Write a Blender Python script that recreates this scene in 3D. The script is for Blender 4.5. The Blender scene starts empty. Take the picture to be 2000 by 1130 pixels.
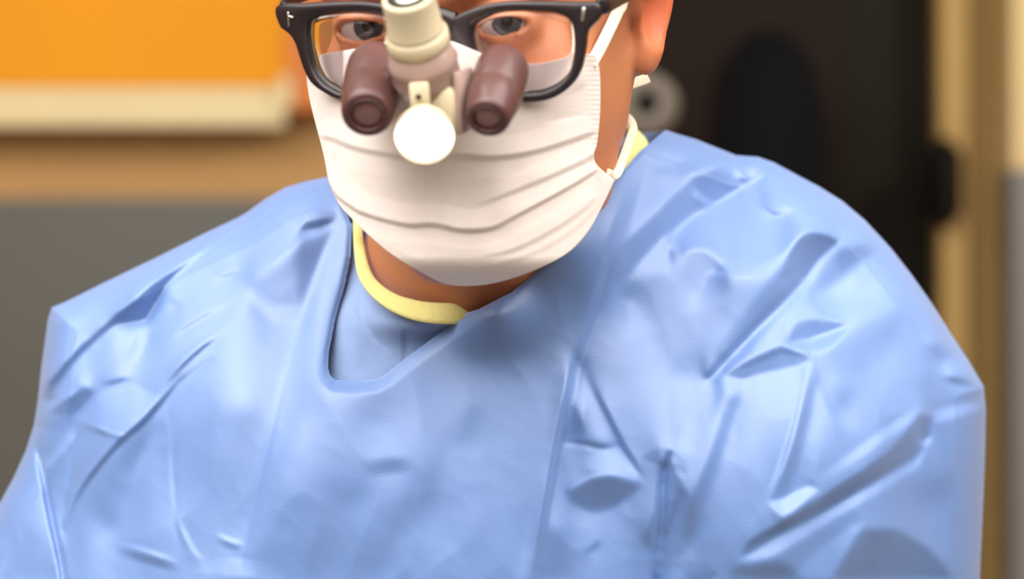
import bpy, math, random
import numpy as np
from mathutils import Vector, Matrix

random.seed(3); np.random.seed(3)
SC = bpy.context.scene
COL = SC.collection

# ------------------------------------------------------------------ camera, world, lights, exposure
PXK = 0.0002175            # metres per pixel (2000 px wide frame) at one metre
CAMZ = 1.45
cam_d = bpy.data.cameras.new('camera'); cam = bpy.data.objects.new('camera', cam_d); COL.objects.link(cam)
cam.location = (0, 0, CAMZ); cam.rotation_euler = (math.radians(90), 0, 0)
cam_d.sensor_width = 36; cam_d.lens = 36 / (2000 * PXK)
cam_d.dof.use_dof = True; cam_d.dof.focus_distance = 1.075; cam_d.dof.aperture_fstop = 5.3
cam_d.clip_start = 0.05
SC.camera = cam
SC.view_settings.view_transform = 'Standard'; SC.view_settings.look = 'None'
SC.view_settings.exposure = 0.0; SC.view_settings.gamma = 1.0
SC.view_settings.use_curve_mapping = False
SC.render.film_transparent = False

world = bpy.data.worlds.new('world'); SC.world = world; world.use_nodes = True
bg = world.node_tree.nodes['Background']; bg.inputs[0].default_value = (0.97, 0.98, 1.0, 1); bg.inputs[1].default_value = 0.36


def area(name, loc, target, size, power, color=(1, 1, 1), size_y=None):
    d = bpy.data.lights.new(name, 'AREA'); d.energy = power; d.color = color
    d.shape = 'RECTANGLE' if size_y else 'SQUARE'; d.size = size
    if size_y: d.size_y = size_y
    o = bpy.data.objects.new(name, d); COL.objects.link(o); o.location = loc
    o.rotation_euler = (Vector(target) - Vector(loc)).to_track_quat('-Z', 'Y').to_euler()
    return o


area('operating_light', (-0.7, 0.5, 2.5), (0.0, 1.15, 1.35), 1.4, 38, (1.0, 0.95, 0.9))
area('operating_light', (0.75, 0.5, 2.5), (0.0, 1.15, 1.35), 1.4, 36, (1.0, 0.95, 0.9))
area('front_fill_light', (-0.2, -0.5, 2.75), (0.1, 1.2, 1.3), 1.5, 38, (1.0, 0.97, 0.94))  # added fill above and behind the camera, brightens the mask and gown fronts
area('ceiling_light_back', (-1.1, 2.7, 2.85), (-1.1, 4.9, 1.6), 1.2, 46, (1.0, 0.93, 0.84))
area('ceiling_light_door', (2.2, 2.6, 2.85), (1.9, 4.4, 1.4), 0.6, 48, (1.0, 0.93, 0.82))


# ------------------------------------------------------------------ helpers
def P(px, py, Y):
    """the point of the room at distance Y that the photograph shows at pixel px, py"""
    px = np.asarray(px, float); py = np.asarray(py, float); Y = np.asarray(Y, float)
    return np.stack(np.broadcast_arrays((px - 1000) * PXK * Y, Y, CAMZ - (py - 565) * PXK * Y), -1)


def tag(o, label=None, cat=None, group=None, kind=None):
    if label: o['label'] = label
    if cat: o['category'] = cat
    if group: o['group'] = group
    if kind: o['kind'] = kind
    return o


def empty(name, loc):
    o = bpy.data.objects.new(name, None); COL.objects.link(o); o.location = [float(v) for v in loc]
    o.empty_display_size = 0.02
    return o


def mesh(name, verts, faces, mat, parent=None, smooth=True):
    verts = np.asarray(verts, float).reshape(-1, 3)
    off = np.array(parent_world(parent)) if parent is not None else np.zeros(3)
    me = bpy.data.meshes.new(name)
    if isinstance(faces, np.ndarray): faces = faces.tolist()
    me.from_pydata((verts - off).tolist(), [], faces)
    me.update()
    if smooth: me.polygons.foreach_set('use_smooth', [True] * len(me.polygons))
    for m in (mat if isinstance(mat, (list, tuple)) else [mat]): me.materials.append(m)
    o = bpy.data.objects.new(name, me); COL.objects.link(o)
    if parent is not None: o.parent = parent
    return o


def parent_world(o):
    v = Vector((0, 0, 0))
    while o is not None:
        v = v + o.location; o = o.parent
    return v


def catmull(pts, n, closed=False):
    pts = np.asarray(pts, float); m = len(pts)
    seg = m if closed else m - 1
    out = []
    for i in range(seg):
        p0 = pts[(i - 1) % m] if closed or i > 0 else 2 * pts[0] - pts[1]
        p1 = pts[i]; p2 = pts[(i + 1) % m]
        p3 = pts[(i + 2) % m] if closed or i + 2 < m else 2 * pts[-1] - pts[-2]
        for k in range(n):
            t = k / n
            out.append(0.5 * ((2 * p1) + (-p0 + p2) * t + (2 * p0 - 5 * p1 + 4 * p2 - p3) * t * t + (-p0 + 3 * p1 - 3 * p2 + p3) * t ** 3))
    if not closed: out.append(pts[-1])
    return np.array(out)


def norm(v): v = np.asarray(v, float); return v / np.linalg.norm(v)


def lathe(axis0, axis1, prof, seg=40):
    """surface of revolution: prof = [(t along axis 0..1, radius m)], returns verts, faces"""
    a = np.asarray(axis0, float); b = np.asarray(axis1, float); d = norm(b - a); L = np.linalg.norm(b - a)
    h = np.array([0, 0, 1.]) if abs(d[2]) < .9 else np.array([1., 0, 0])
    u = norm(np.cross(h, d)); w = np.cross(d, u)
    V = []; F = []
    for t, r in prof:
        for k in range(seg):
            an = 2 * math.pi * k / seg
            V.append(a + d * L * t + (u * math.cos(an) + w * math.sin(an)) * max(r, 1e-5))
    for i in range(len(prof) - 1):
        for k in range(seg):
            F.append((i * seg + k, i * seg + (k + 1) % seg, (i + 1) * seg + (k + 1) % seg, (i + 1) * seg + k))
    return V, F


def box(c, ax, half, bev=0.15):
    """bevelled box: centre, 3 axes, half sizes"""
    ax = [norm(a) for a in ax]; c = np.asarray(c, float); b = bev * min(half)
    V = []; F = []
    lay = []
    for zz, ins in ((-half[2], b), (-half[2] + b, 0), (half[2] - b, 0), (half[2], b)):
        hx, hy = half[0] - ins, half[1] - ins; e = b if ins == 0 else b * .6
        ring = [(-hx + e, -hy), (hx - e, -hy), (hx, -hy + e), (hx, hy - e), (hx - e, hy), (-hx + e, hy), (-hx, hy - e), (-hx, -hy + e)]
        lay.append([len(V) + k for k in range(8)])
        for x, y in ring: V.append(c + ax[0] * x + ax[1] * y + ax[2] * zz)
    for i in range(3):
        for k in range(8): F.append((lay[i][k], lay[i][(k + 1) % 8], lay[i + 1][(k + 1) % 8], lay[i + 1][k]))
    F.append(tuple(reversed(lay[0]))); F.append(tuple(lay[3]))
    return V, F


def abox(x0, x1, y0, y1, z0, z1, bev=0.03):
    return box(((x0 + x1) / 2, (y0 + y1) / 2, (z0 + z1) / 2), np.eye(3), ((x1 - x0) / 2, (y1 - y0) / 2, (z1 - z0) / 2), bev)


def join(*parts):
    V = []; F = []
    for v, f in parts:
        o = len(V); V += [np.asarray(p) for p in v]; F += [tuple(i + o for i in q) for q in f]
    return V, F


def ribbon(up, lo, th, closed=False):
    """flat band between two 3D edge curves, with thickness"""
    up = np.asarray(up); lo = np.asarray(lo); n = len(up)
    tan = np.gradient(up, axis=0) if not closed else np.roll(up, -1, 0) - np.roll(up, 1, 0)
    nn = np.cross(tan, lo - up); nn /= np.linalg.norm(nn, axis=1)[:, None] + 1e-12
    mid = [(up, 0.35), (up * .85 + lo * .15, 1.), (up * .15 + lo * .85, 1.), (lo, 0.35)]
    V = []
    for s in (1, -1):
        for c, k in (mid if s == 1 else mid[::-1]): V.append(c + nn * th * .5 * s * k)
    V = np.array(V)                      # 8, n, 3
    F = []
    for i in range(n if closed else n - 1):
        j = (i + 1) % n
        for k in range(8): F.append((k * n + i, k * n + j, ((k + 1) % 8) * n + j, ((k + 1) % 8) * n + i))
    if not closed:
        F.append(tuple(k * n for k in range(8))); F.append(tuple(k * n + n - 1 for k in reversed(range(8))))
    return V.reshape(-1, 3), F


# ------------------------------------------------------------------ materials
def srgb(r, g, b):
    return tuple(((c / 255) / 12.92 if c / 255 <= .04045 else ((c / 255 + .055) / 1.055) ** 2.4) for c in (r, g, b)) + (1,)


def mat(name, col, rough=.5, spec=.5, metal=0., noise=0.06, scale=40, bump=0., bscale=300, sheen=0., sss=0., trans=0., coat=0., stretch=(1, 1, 1)):
    m = bpy.data.materials.new(name); m.use_nodes = True
    nt = m.node_tree; b = nt.nodes['Principled BSDF']
    tc = nt.nodes.new('ShaderNodeTexCoord'); mp = nt.nodes.new('ShaderNodeMapping'); mp.inputs['Scale'].default_value = stretch
    nt.links.new(tc.outputs['Object'], mp.inputs[0])
    nz = nt.nodes.new('ShaderNodeTexNoise'); nz.inputs['Scale'].default_value = scale; nz.inputs['Detail'].default_value = 4
    nt.links.new(mp.outputs[0], nz.inputs['Vector'])
    mx = nt.nodes.new('ShaderNodeMix'); mx.data_type = 'RGBA'
    mx.inputs[6].default_value = tuple(max(0, c * (1 - noise * 2)) for c in col[:3]) + (1,)
    mx.inputs[7].default_value = tuple(min(1, c * (1 + noise * 2)) for c in col[:3]) + (1,)
    nt.links.new(nz.outputs[0], mx.inputs[0]); nt.links.new(mx.outputs[2], b.inputs['Base Color'])
    b.inputs['Roughness'].default_value = rough; b.inputs['Specular IOR Level'].default_value = spec
    b.inputs['Metallic'].default_value = metal
    if sheen: b.inputs['Sheen Weight'].default_value = sheen; b.inputs['Sheen Roughness'].default_value = .6
    if sss:
        b.inputs['Subsurface Weight'].default_value = sss; b.inputs['Subsurface Radius'].default_value = (1., .35, .18); b.inputs['Subsurface Scale'].default_value = .006
    if trans: b.inputs['Transmission Weight'].default_value = trans
    if coat: b.inputs['Coat Weight'].default_value = coat; b.inputs['Coat Roughness'].default_value = .1
    if bump:
        n2 = nt.nodes.new('ShaderNodeTexNoise'); n2.inputs['Scale'].default_value = bscale; n2.inputs['Detail'].default_value = 3
        nt.links.new(mp.outputs[0], n2.inputs['Vector'])
        bp = nt.nodes.new('ShaderNodeBump'); bp.inputs['Strength'].default_value = bump; bp.inputs['Distance'].default_value = .001
        nt.links.new(n2.outputs[0], bp.inputs['Height']); nt.links.new(bp.outputs[0], b.inputs['Normal'])
    return m


M = {}
M['gown'] = mat('gown_nonwoven_blue', srgb(77, 124, 193), .62, .85, noise=.03, scale=60, bump=.12, bscale=1100, sheen=.2)
M['gown'].node_tree.nodes['Principled BSDF'].inputs['IOR'].default_value = 1.9      # shiny calendered nonwoven
M['scrub'] = mat('scrub_blue', srgb(140, 165, 212), .8, .2, noise=.04, scale=80, bump=.3, bscale=1200, sheen=.2)
M['yellow'] = mat('yellow_knit', srgb(240, 232, 150), .85, .2, noise=.05, scale=300, bump=.6, bscale=1500, sheen=.2)
M['mask'] = mat('mask_white', srgb(246, 234, 228), .8, .2, noise=.02, scale=150, bump=.2, bscale=1500, sheen=.2)
M['strap'] = mat('strap_white', srgb(240, 228, 205), .8, .2, noise=.03, scale=300, bump=.3, bscale=1800)
M['frame'] = mat('black_acetate', srgb(36, 28, 32), .36, .45, noise=.1, scale=60, coat=.1)
M['silver'] = mat('silver_metal', srgb(190, 185, 175), .35, .5, 1., noise=.05)
M['loupe_l'] = mat('flare_tinted_barrel', srgb(88, 56, 54), .42, .5, noise=.06, scale=50, coat=.15)  # dark barrel with the reddish lens flare tint put into its base colour
M['rubber'] = mat('black_rubber', srgb(24, 20, 20), .5, .4)
M['optic'] = mat('dark_optic_glass', srgb(118, 76, 76), .3, .5, noise=.05, coat=1.)
M['cream'] = mat('cream_plastic', srgb(208, 194, 162), .45, .45, noise=.03, scale=60)
M['clearish'] = mat('smoky_plastic', srgb(186, 158, 148), .3, .5, noise=.04, trans=.25)
M['hair'] = mat('brown_hair', srgb(58, 40, 30), .6, .4, noise=.3, scale=200, bump=.6, bscale=600, stretch=(1, 1, .1))
M['sclera'] = mat('eye_white', srgb(190, 172, 165), .15, .6, noise=.03)
M['iris'] = mat('eye_iris', srgb(58, 62, 70), .1, .6, noise=.2, scale=600)
M['pupil'] = mat('eye_pupil', srgb(8, 8, 9), .05, .6)
M['shoe'] = mat('shoe_rubber', srgb(60, 60, 64), .6, .3)
M['trouser'] = mat('scrub_trouser', srgb(120, 150, 205), .8, .2)

# skin: redder where the vertex attribute says so (ear)
M['skin'] = mat('skin', srgb(202, 132, 92), .5, .4, noise=.05, scale=35, bump=.15, bscale=900, sss=.25)
nt = M['skin'].node_tree; b_ = nt.nodes['Principled BSDF']
at = nt.nodes.new('ShaderNodeAttribute'); at.attribute_name = 'flush'
mx2 = nt.nodes.new('ShaderNodeMix'); mx2.data_type = 'RGBA'
src = b_.inputs['Base Color'].links[0].from_socket
nt.links.new(at.outputs['Fac'], mx2.inputs[0]); nt.links.new(src, mx2.inputs[6]); mx2.inputs[7].default_value = srgb(222, 92, 58)
nt.links.new(mx2.outputs[2], b_.inputs['Base Color'])

# spectacle lens
m = bpy.data.materials.new('spectacle_glass'); m.use_nodes = True; nt = m.node_tree
b = nt.nodes['Principled BSDF']; b.inputs['Base Color'].default_value = (.95, .91, .93, 1); b.inputs['Roughness'].default_value = .0
b.inputs['IOR'].default_value = 1.35; b.inputs['Transmission Weight'].default_value = 1.
nzz = nt.nodes.new('ShaderNodeTexNoise'); nzz.inputs['Scale'].default_value = 40
rr = nt.nodes.new('ShaderNodeMapRange'); rr.inputs[3].default_value = 0.07; rr.inputs[4].default_value = .12
nt.links.new(nzz.outputs[0], rr.inputs[0]); nt.links.new(rr.outputs[0], b.inputs['Roughness'])
M['glass'] = m

# lamp
m = bpy.data.materials.new('lamp_glow'); m.use_nodes = True; b = m.node_tree.nodes['Principled BSDF']
b.inputs['Emission Color'].default_value = (1, .985, .96, 1); b.inputs['Emission Strength'].default_value = 3.2
M['glow'] = m

M['orange'] = mat('orange_laminate', srgb(228, 152, 16), .6, .2, noise=.04, scale=3, stretch=(1, 1, .3))
M['orange_edge'] = mat('orange_wood_edge', srgb(200, 112, 30), .5, .4, noise=.15, scale=60, stretch=(3, 3, .2))
M['valance'] = mat('cream_laminate', srgb(222, 206, 160), .5, .4, noise=.03, scale=4)
M['tanwall'] = mat('tan_paint', srgb(190, 150, 98), .8, .3, noise=.05, scale=2.5)
M['greywall'] = mat('grey_panel', srgb(97, 98, 94), .5, .4, noise=.05, scale=2)
M['floor'] = mat('vinyl_floor', srgb(150, 146, 138), .5, .4, noise=.05, scale=4)
M['ceil'] = mat('ceiling_white', srgb(225, 222, 215), .9, .2, noise=.02)
M['door_dark'] = mat('dark_brown_door', srgb(30, 20, 15), .7, .15, noise=.1, scale=4, stretch=(4, 4, .3))
M['navy'] = mat('dark_navy_cover', srgb(9, 12, 18), .8, .1, noise=.1, scale=8)
M['olive'] = mat('dark_olive_door', srgb(26, 23, 15), .7, .15, noise=.1, scale=6)
M['tantrim'] = mat('tan_door_frame', srgb(166, 136, 82), .6, .3, noise=.08, scale=5, stretch=(3, 3, .4))
M['creamtrim'] = mat('cream_door_trim', srgb(214, 190, 140), .6, .3, noise=.04)
M['greytrim'] = mat('grey_blue_kickplate', srgb(120, 118, 120), .5, .4, noise=.04)
M['black'] = mat('black_plastic', srgb(12, 11, 10), .6, .2)
M['greyfix'] = mat('grey_plastic', srgb(112, 104, 95), .5, .4, noise=.05, scale=20)

# ------------------------------------------------------------------ the room
YB = 5.0


def struct(name, vf, m, parent=None):
    o = mesh(name, vf[0], vf[1], m, parent, smooth=False)
    if parent is None: o['kind'] = 'structure'
    return o


def Xb(px, Y=YB): return (px - 1000) * PXK * Y
def Zb(py, Y=YB): return CAMZ - (py - 565) * PXK * Y


struct('floor', abox(-3, 3.2, -1.6, 6.6, -.1, 0), M['floor'])
struct('ceiling', abox(-3, 3.2, -1.6, 6.6, 3.0, 3.1), M['ceil'])
struct('wall_back', abox(-3, Xb(1200), YB, YB + .12, 0, 3.0), M['tanwall'])
struct('wall_left', abox(-3.1, -3, -1.6, 6.6, 0, 3.0), M['tanwall'])
struct('wall_right', abox(3.2, 3.3, -1.6, 6.6, 0, 3.0), M['tanwall'])
struct('wall_front', abox(-3, 3.2, -1.7, -1.6, 0, 3.0), M['ceil'])
struct('trim_1', abox(-2.99, Xb(1195), YB - .03, YB - .002, 0.05, Zb(388)), M['greywall'])       # grey wall protection panel

# overhead cabinets on the left: four doors with fine gaps
cx1 = Xb(570, 4.85)
cab = empty('overhead_cabinet', (-1.4, 4.85, Zb(176, 4.7)))
tag(cab, 'orange laminate overhead cabinet on the tan wall at left', 'cabinet')
mesh('carcass', *abox(-2.9, cx1, 4.862, 4.995, Zb(172, 4.84), 2.75), M['orange_edge'], cab, False)
xs = np.linspace(-2.9, cx1, 3)
for a_, c_ in zip(xs[:-1], xs[1:]):
    mesh('door', *abox(a_ + .002, c_ - .002, 4.84, 4.861, Zb(172, 4.84) + .002, 2.74), M['orange'], cab, False)
# darker vertical end panel and its white bracket
mesh('end_panel', *abox(Xb(562, 4.82), Xb(640, 4.82), 4.815, 4.995, Zb(213, 4.82), 2.75), M['orange_edge'], cab, False)
mesh('bracket', *abox(Xb(547, 4.81), Xb(568, 4.81), 4.80, 4.83, Zb(213, 4.81), Zb(150, 4.81)), M['valance'], cab, False)
va = mesh('light_valance', *abox(-2.9, Xb(556, 4.84), 4.835, 4.88, Zb(246, 4.84), Zb(172, 4.84)), M['valance'], cab, False)

# doorway on the right
YD = 4.6
struct('wall_behind', abox(Xb(1200), 3.2, 6.4, 6.5, 0, 3.0), M['door_dark'])
d1 = struct('door_1', abox(Xb(1215, YD), Xb(1640, YD), YD, YD + .05, 0.01, 2.6), M['door_dark'])
d2 = struct('door_2', abox(Xb(1642, YD), Xb(1850, YD), YD, YD + .05, 0.01, 2.6), M['olive'])
struct('wall_door', abox(Xb(1838, YD), 3.2, YD - .02, YD + .1, 0, 3.0), M['tantrim'])
struct('trim_2', abox(Xb(1838, 4.5), Xb(1890, 4.5), 4.5, 4.58, 0, 2.9), M['tantrim'])
struct('trim_3', abox(Xb(1979, 4.45), Xb(2050, 4.45), 4.45, 4.56, Zb(330, 4.45), 2.9), M['creamtrim'])
struct('trim_4', abox(Xb(1979, 4.45), Xb(2050, 4.45), 4.45, 4.56, 0, Zb(330, 4.45)), M['greytrim'])

# dark navy covered equipment in front of the dark door
eq = empty('covered_equipment', (Xb(1510, 4.2), 4.3, 0)); tag(eq, 'dark navy draped equipment standing before the black doorway', 'equipment')
ex = Xb(1510, 4.2); ew = 130 * PXK * 4.2
V, F = [], []
prof = [(0, 1.0), (.9, .98), (1.3, .95), (Zb(260, 4.2), .92), (Zb(150, 4.2), .82), (Zb(90, 4.2), .6), (Zb(55, 4.2), .3), (Zb(45, 4.2), .02)]
for z, s in prof:
    for k in range(28):
        a_ = 2 * math.pi * k / 28; q = 1 + .03 * math.sin(7 * a_)
        V.append((ex + ew * s * q * math.cos(a_), 4.3 + .16 * s * q * math.sin(a_), z))
for i in range(len(prof) - 1):
    for k in range(28): F.append((i * 28 + k, i * 28 + (k + 1) % 28, (i + 1) * 28 + (k + 1) % 28, (i + 1) * 28 + k))
mesh('drape', V, F, M['navy'], eq)

# black box on the door frame
bx = empty('wall_box', (Xb(1860, 4.4), 4.46, Zb(350, 4.4))); tag(bx, 'black rounded box on the tan door frame at right', 'box')
mesh('housing', *box((Xb(1856, 4.4), 4.45, Zb(355, 4.4)), np.eye(3), (.030, .045, .085), .9), M['black'], bx)

# grey round lamp on a stand behind the neck
YS = 3.2
st = empty('stand_lamp', (Xb(1262, YS), YS, 0)); tag(st, 'grey round lamp head on a stand behind the surgeon\'s neck', 'lamp')
c0 = P(1262, 205, YS)
V, F = lathe(c0 + (0, .05, 0), c0 - (0, .02, 0), [(0, .001), (0, .028), (.3, .042), (.7, .045), (.9, .042), (1, .032), (1.0, .018), (.8, .014)], 36)
mesh('lamp_head', V, F, M['greyfix'], st)
V, F = lathe(c0 + (0, .0, 0), c0 - (0, .012, 0), [(0, .001), (0, .0175), (1, .0175), (1, .001)], 24)
mesh('bulb_recess', V, F, M['black'], st)
V, F = lathe((c0[0] - .01, YS + .02, .02), (c0[0] - .01, YS + .02, c0[2] - .028), [(0, .014), (1, .011)], 16); mesh('pole', V, F, M['greyfix'], st)
V, F = lathe((c0[0] - .01, YS + .02, .0), (c0[0] - .01, YS + .02, .03), [(0, .001), (0, .16), (.6, .155), (1, .03), (1, .001)], 32); mesh('base', V, F, M['greyfix'], st)

# ------------------------------------------------------------------ head frame
yaw, pit = math.radians(19), math.radians(13)
HX = np.array([math.cos(yaw), -math.sin(yaw), 0])
HF = np.array([-math.sin(yaw) * math.cos(pit), -math.cos(yaw) * math.cos(pit), -math.sin(pit)])
HU = np.cross(HF, HX)
NAS = P(826, 42, 1.0)


def H(x, f, u):
    """head frame (mm: to the image right, forward, up) -> world"""
    x = np.asarray(x, float); f = np.asarray(f, float); u = np.asarray(u, float)
    return NAS + (x[..., None] * HX + f[..., None] * HF + u[..., None] * HU) * .001


def toH(p): q = (np.asarray(p) - NAS) * 1000; return q @ HX, q @ HF, q @ HU


def smin(a, b, k):
    h = np.clip(.5 + .5 * (b - a) / k, 0, 1); return b + (a - b) * h - k * h * (1 - h)


def smax(a, b, k): return -smin(-a, -b, k)


def ell(x, f, u, c, r):
    a = (x - c[0]) / r[0]; b = (f - c[1]) / r[1]; d = (u - c[2]) / r[2]
    k0 = np.sqrt(a * a + b * b + d * d); k1 = np.sqrt((a / r[0]) ** 2 + (b / r[1]) ** 2 + (d / r[2]) ** 2) + 1e-9
    return k0 * (k0 - 1) / k1


def cap(x, f, u, a, b, ra, rb):
    a = np.array(a, float); b = np.array(b, float); d = b - a; L = d @ d
    t = np.clip(((x - a[0]) * d[0] + (f - a[1]) * d[1] + (u - a[2]) * d[2]) / L, 0, 1)
    return np.sqrt((x - a[0] - t * d[0]) ** 2 + (f - a[1] - t * d[1]) ** 2 + (u - a[2] - t * d[2]) ** 2) - (ra + (rb - ra) * t)


EYES = [(-32, -15, -3), (32, -15, -3)]


def sdf_head(x, f, u):
    d = ell(x, f, u, (0, -98, 32), (76, 99, 88))
    d = smin(d, ell(x, f, u, (0, -66, -32), (65, 58, 80)), 18)
    for s in (-1, 1):
        d = smin(d, ell(x, f, u, (s * 40, -30, -28), (22, 20, 18)), 16)                # cheek
        d = smin(d, cap(x, f, u, (s * 53, -86, -34), (s * 42, -74, -74), 12, 11), 14)   # jaw angle
        d = smin(d, cap(x, f, u, (s * 43, -72, -80), (s * 10, -22, -104), 11, 13), 14)  # jaw line
        d = smin(d, cap(x, f, u, (s * 8, -2, 13), (s * 48, -16, 15), 9, 7), 12)         # brow
    d = smin(d, ell(x, f, u, (0, -18, -100), (19, 15, 14)), 14)                         # chin
    for e in EYES: d = smax(d, -ell(x, f, u, (e[0], e[1] + 14, e[2]), (19, 13, 12)), 10)
    d = smin(d, cap(x, f, u, (0, -6, 4), (0, 14, -40), 7, 10), 9)                       # nose
    for s in (-1, 1): d = smin(d, ell(x, f, u, (s * 12, 4, -42), (8, 9, 7)), 6)
    for e in EYES:
        lid = ell(x, f, u, e, (15.5, 13.6, 13.6))
        lid = smax(lid, -ell(x, f, u, (e[0], e[1] + 13, e[2] - .5), (13, 14, 3.7)), 1.5)
        d = smin(d, lid, 4)
    for s in (-1, 1):                                                                    # ears, flared backwards
        ca, sa = math.cos(math.radians(14)), math.sin(math.radians(14))
        xl = (x * s - 69.5); fl = (f + 84)
        xe = xl * ca + fl * sa; fe = -xl * sa + fl * ca; ue = u - 1
        ue2 = ue + fe * .25
        e = ell(xe, fe, ue2, (3, -12, 4), (7, 18, 33))
        e = smin(e, ell(xe, fe, ue2, (2, -6, -29), (5.5, 9, 11)), 7)
        e = smax(e, -ell(xe, fe, ue2, (9.5, -8, -9), (9, 11, 19)), 3)
        e = smax(e, -cap(xe, fe, ue2, (10, -20, 14), (10, -8, 27), 3.5, 3.0), 2.5)
        e = smin(e, ell(xe, fe, ue2, (3, 4, -2), (4, 4, 7)), 3)                          # tragus
        d = smin(d, e, 4)
    return d


def wcap(p, a, b, ra, rb): return cap(p[..., 0] * 1000, p[..., 1] * 1000, p[..., 2] * 1000, np.array(a) * 1000, np.array(b) * 1000, ra, rb)


def well(p, c, r): return ell(p[..., 0] * 1000, p[..., 1] * 1000, p[..., 2] * 1000, np.array(c) * 1000, r)


NECK_T2 = H(15, -96, -50)
NECK_T = H(-5, -98, -55); NECK_B = P(924, 640, 1.212)


def sdf(p):
    x, f, u = toH(p)
    d = sdf_head(x, f, u)
    d = smin(d, wcap(p, NECK_T, NECK_B, 53, 61), 8)
    d = smin(d, wcap(p, NECK_T2, P(985, 520, 1.2), 44, 42), 10)
    d = smin(d, wcap(p, NECK_B + (0, .03, -.02), (-.01, 1.275, 1.25), 48, 75), 18)
    d = smin(d, wcap(p, (-.155, 1.265, 1.395), (.145, 1.265, 1.405), 38, 38), 22)
    d = smin(d, well(p, (-.01, 1.265, 1.22), (150, 88, 210)), 40)
    d = smin(d, well(p, (-.01, 1.275, .93), (145, 92, 130)), 50)
    for s in (-1, 1):
        sx = .165 * s - .005
        d = smin(d, wcap(p, (sx, 1.262, 1.40), (sx + .035 * s, 1.262, 1.12), 43, 37), 25)
        d = smin(d, wcap(p, (sx + .035 * s, 1.262, 1.12), (sx + .02 * s, 1.235, .88), 36, 26), 12)
        d = smin(d, well(p, (sx + .02 * s, 1.225, .81), (18, 34, 75)), 12)
        d = smin(d, wcap(p, (s * .085, 1.275, .90), (s * .095, 1.27, .48), 78, 52), 30)
        d = smin(d, wcap(p, (s * .095, 1.27, .48), (s * .1, 1.29, .09), 50, 36), 15)
        d = smin(d, wcap(p, (s * .1, 1.28, .045), (s * .11, 1.14, .03), 40, 30), 20)
    return d


def surface_nets(fn, xs, ys, zs):
    G = np.empty((len(xs), len(ys), len(zs)), np.float32)
    for i, xv in enumerate(xs):                                   # slab by slab to stay small
        yy, zz = np.meshgrid(ys, zs, indexing='ij')
        G[i] = fn(np.stack([np.full_like(yy, xv), yy, zz], -1))
    S = G < 0
    c = np.zeros(tuple(n - 1 for n in G.shape), np.uint8)
    for i in (0, 1):
        for j in (0, 1):
            for k in (0, 1): c += S[i:S.shape[0] - 1 + i, j:S.shape[1] - 1 + j, k:S.shape[2] - 1 + k]
    act = (c > 0) & (c < 8)
    I = np.argwhere(act); idx = -np.ones(act.shape, int); idx[act] = np.arange(len(I))
    acc = np.zeros((len(I), 3)); cnt = np.zeros(len(I))
    cor = [(i, j, k) for i in (0, 1) for j in (0, 1) for k in (0, 1)]
    ax = (np.asarray(xs), np.asarray(ys), np.asarray(zs))
    for a in cor:
        for d in range(3):
            if a[d] == 1: continue
            b = list(a); b[d] = 1
            A = I + np.array(a); B = I + np.array(b)
            ga = G[A[:, 0], A[:, 1], A[:, 2]]; gb = G[B[:, 0], B[:, 1], B[:, 2]]
            mm = (ga < 0) != (gb < 0)
            t = np.where(mm, ga / np.where(mm, ga - gb, 1), 0)
            pa = np.stack([ax[q][A[:, q]] for q in range(3)], 1); pb = np.stack([ax[q][B[:, q]] for q in range(3)], 1)
            acc += np.where(mm[:, None], pa + (pb - pa) * t[:, None], 0); cnt += mm
    V = acc / cnt[:, None]
    F = []
    n = act.shape
    for d in range(3):
        e1, e2 = (d + 1) % 3, (d + 2) % 3
        sl0 = [slice(None)] * 3; sl1 = [slice(None)] * 3
        sl0[d] = slice(0, -1); sl1[d] = slice(1, None)
        diff = S[tuple(sl0)] != S[tuple(sl1)]
        E = np.argwhere(diff)
        E = E[(E[:, e1] > 0) & (E[:, e2] > 0) & (E[:, e1] < n[e1]) & (E[:, e2] < n[e2]) & (E[:, d] < n[d])]
        q = []
        for o1, o2 in ((-1, -1), (0, -1), (0, 0), (-1, 0)):
            K = E.copy(); K[:, e1] += o1; K[:, e2] += o2
            q.append(idx[K[:, 0], K[:, 1], K[:, 2]])
        q = np.stack(q, 1)
        flip = ~S[E[:, 0], E[:, 1], E[:, 2]]
        q[flip] = q[flip][:, ::-1]
        F.append(q)
    return V, np.concatenate(F)


def axis(*spans):
    out = [spans[0][0]]
    for a, b, st_ in spans:
        n = max(1, int(round((b - a) / st_))); out += list(np.linspace(a, b, n + 1)[1:])
    return np.array(out)


body_root = empty('person', (0, 1.27, 0))
tag(body_root, 'surgeon in blue gown, white mask and black loupe glasses, leaning forward', 'person')
V, F = surface_nets(sdf, axis((-.30, -.12, .012), (-.12, .085, .0021), (.085, .29, .012)),
                    axis((.94, 1.19, .0021), (1.19, 1.26, .005), (1.26, 1.40, .012)),
                    axis((-.02, 1.38, .016), (1.38, 1.425, .005), (1.425, 1.60, .0021), (1.60, 1.705, .005)))
body = mesh('body', V, F, M['skin'], body_root)
x, f, u = toH(V)
fl = np.exp(-(((np.abs(x) - 78) / 12) ** 2 + ((f + 95) / 20) ** 2 + ((u - 3) / 36) ** 2) ** 2) * .55
at_ = body.data.attributes.new('flush', 'FLOAT', 'POINT'); at_.data.foreach_set('value', fl.astype(np.float32))

# hair
V, F = surface_nets(lambda p: (lambda x, f, u: smax(ell(x, f, u, (0, -99, 34), (81, 103, 92)), smax(-(u - 12 + .35 * (f + 60) * -1), -(u + f * -.9 - 40) , 6), 4))(*toH(p)),
                    axis((-.13, .11, .006)), axis((.96, 1.26, .006)), axis((1.5, 1.72, .006)))
if len(V): mesh('hair', V, F, M['hair'], body_root)

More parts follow.
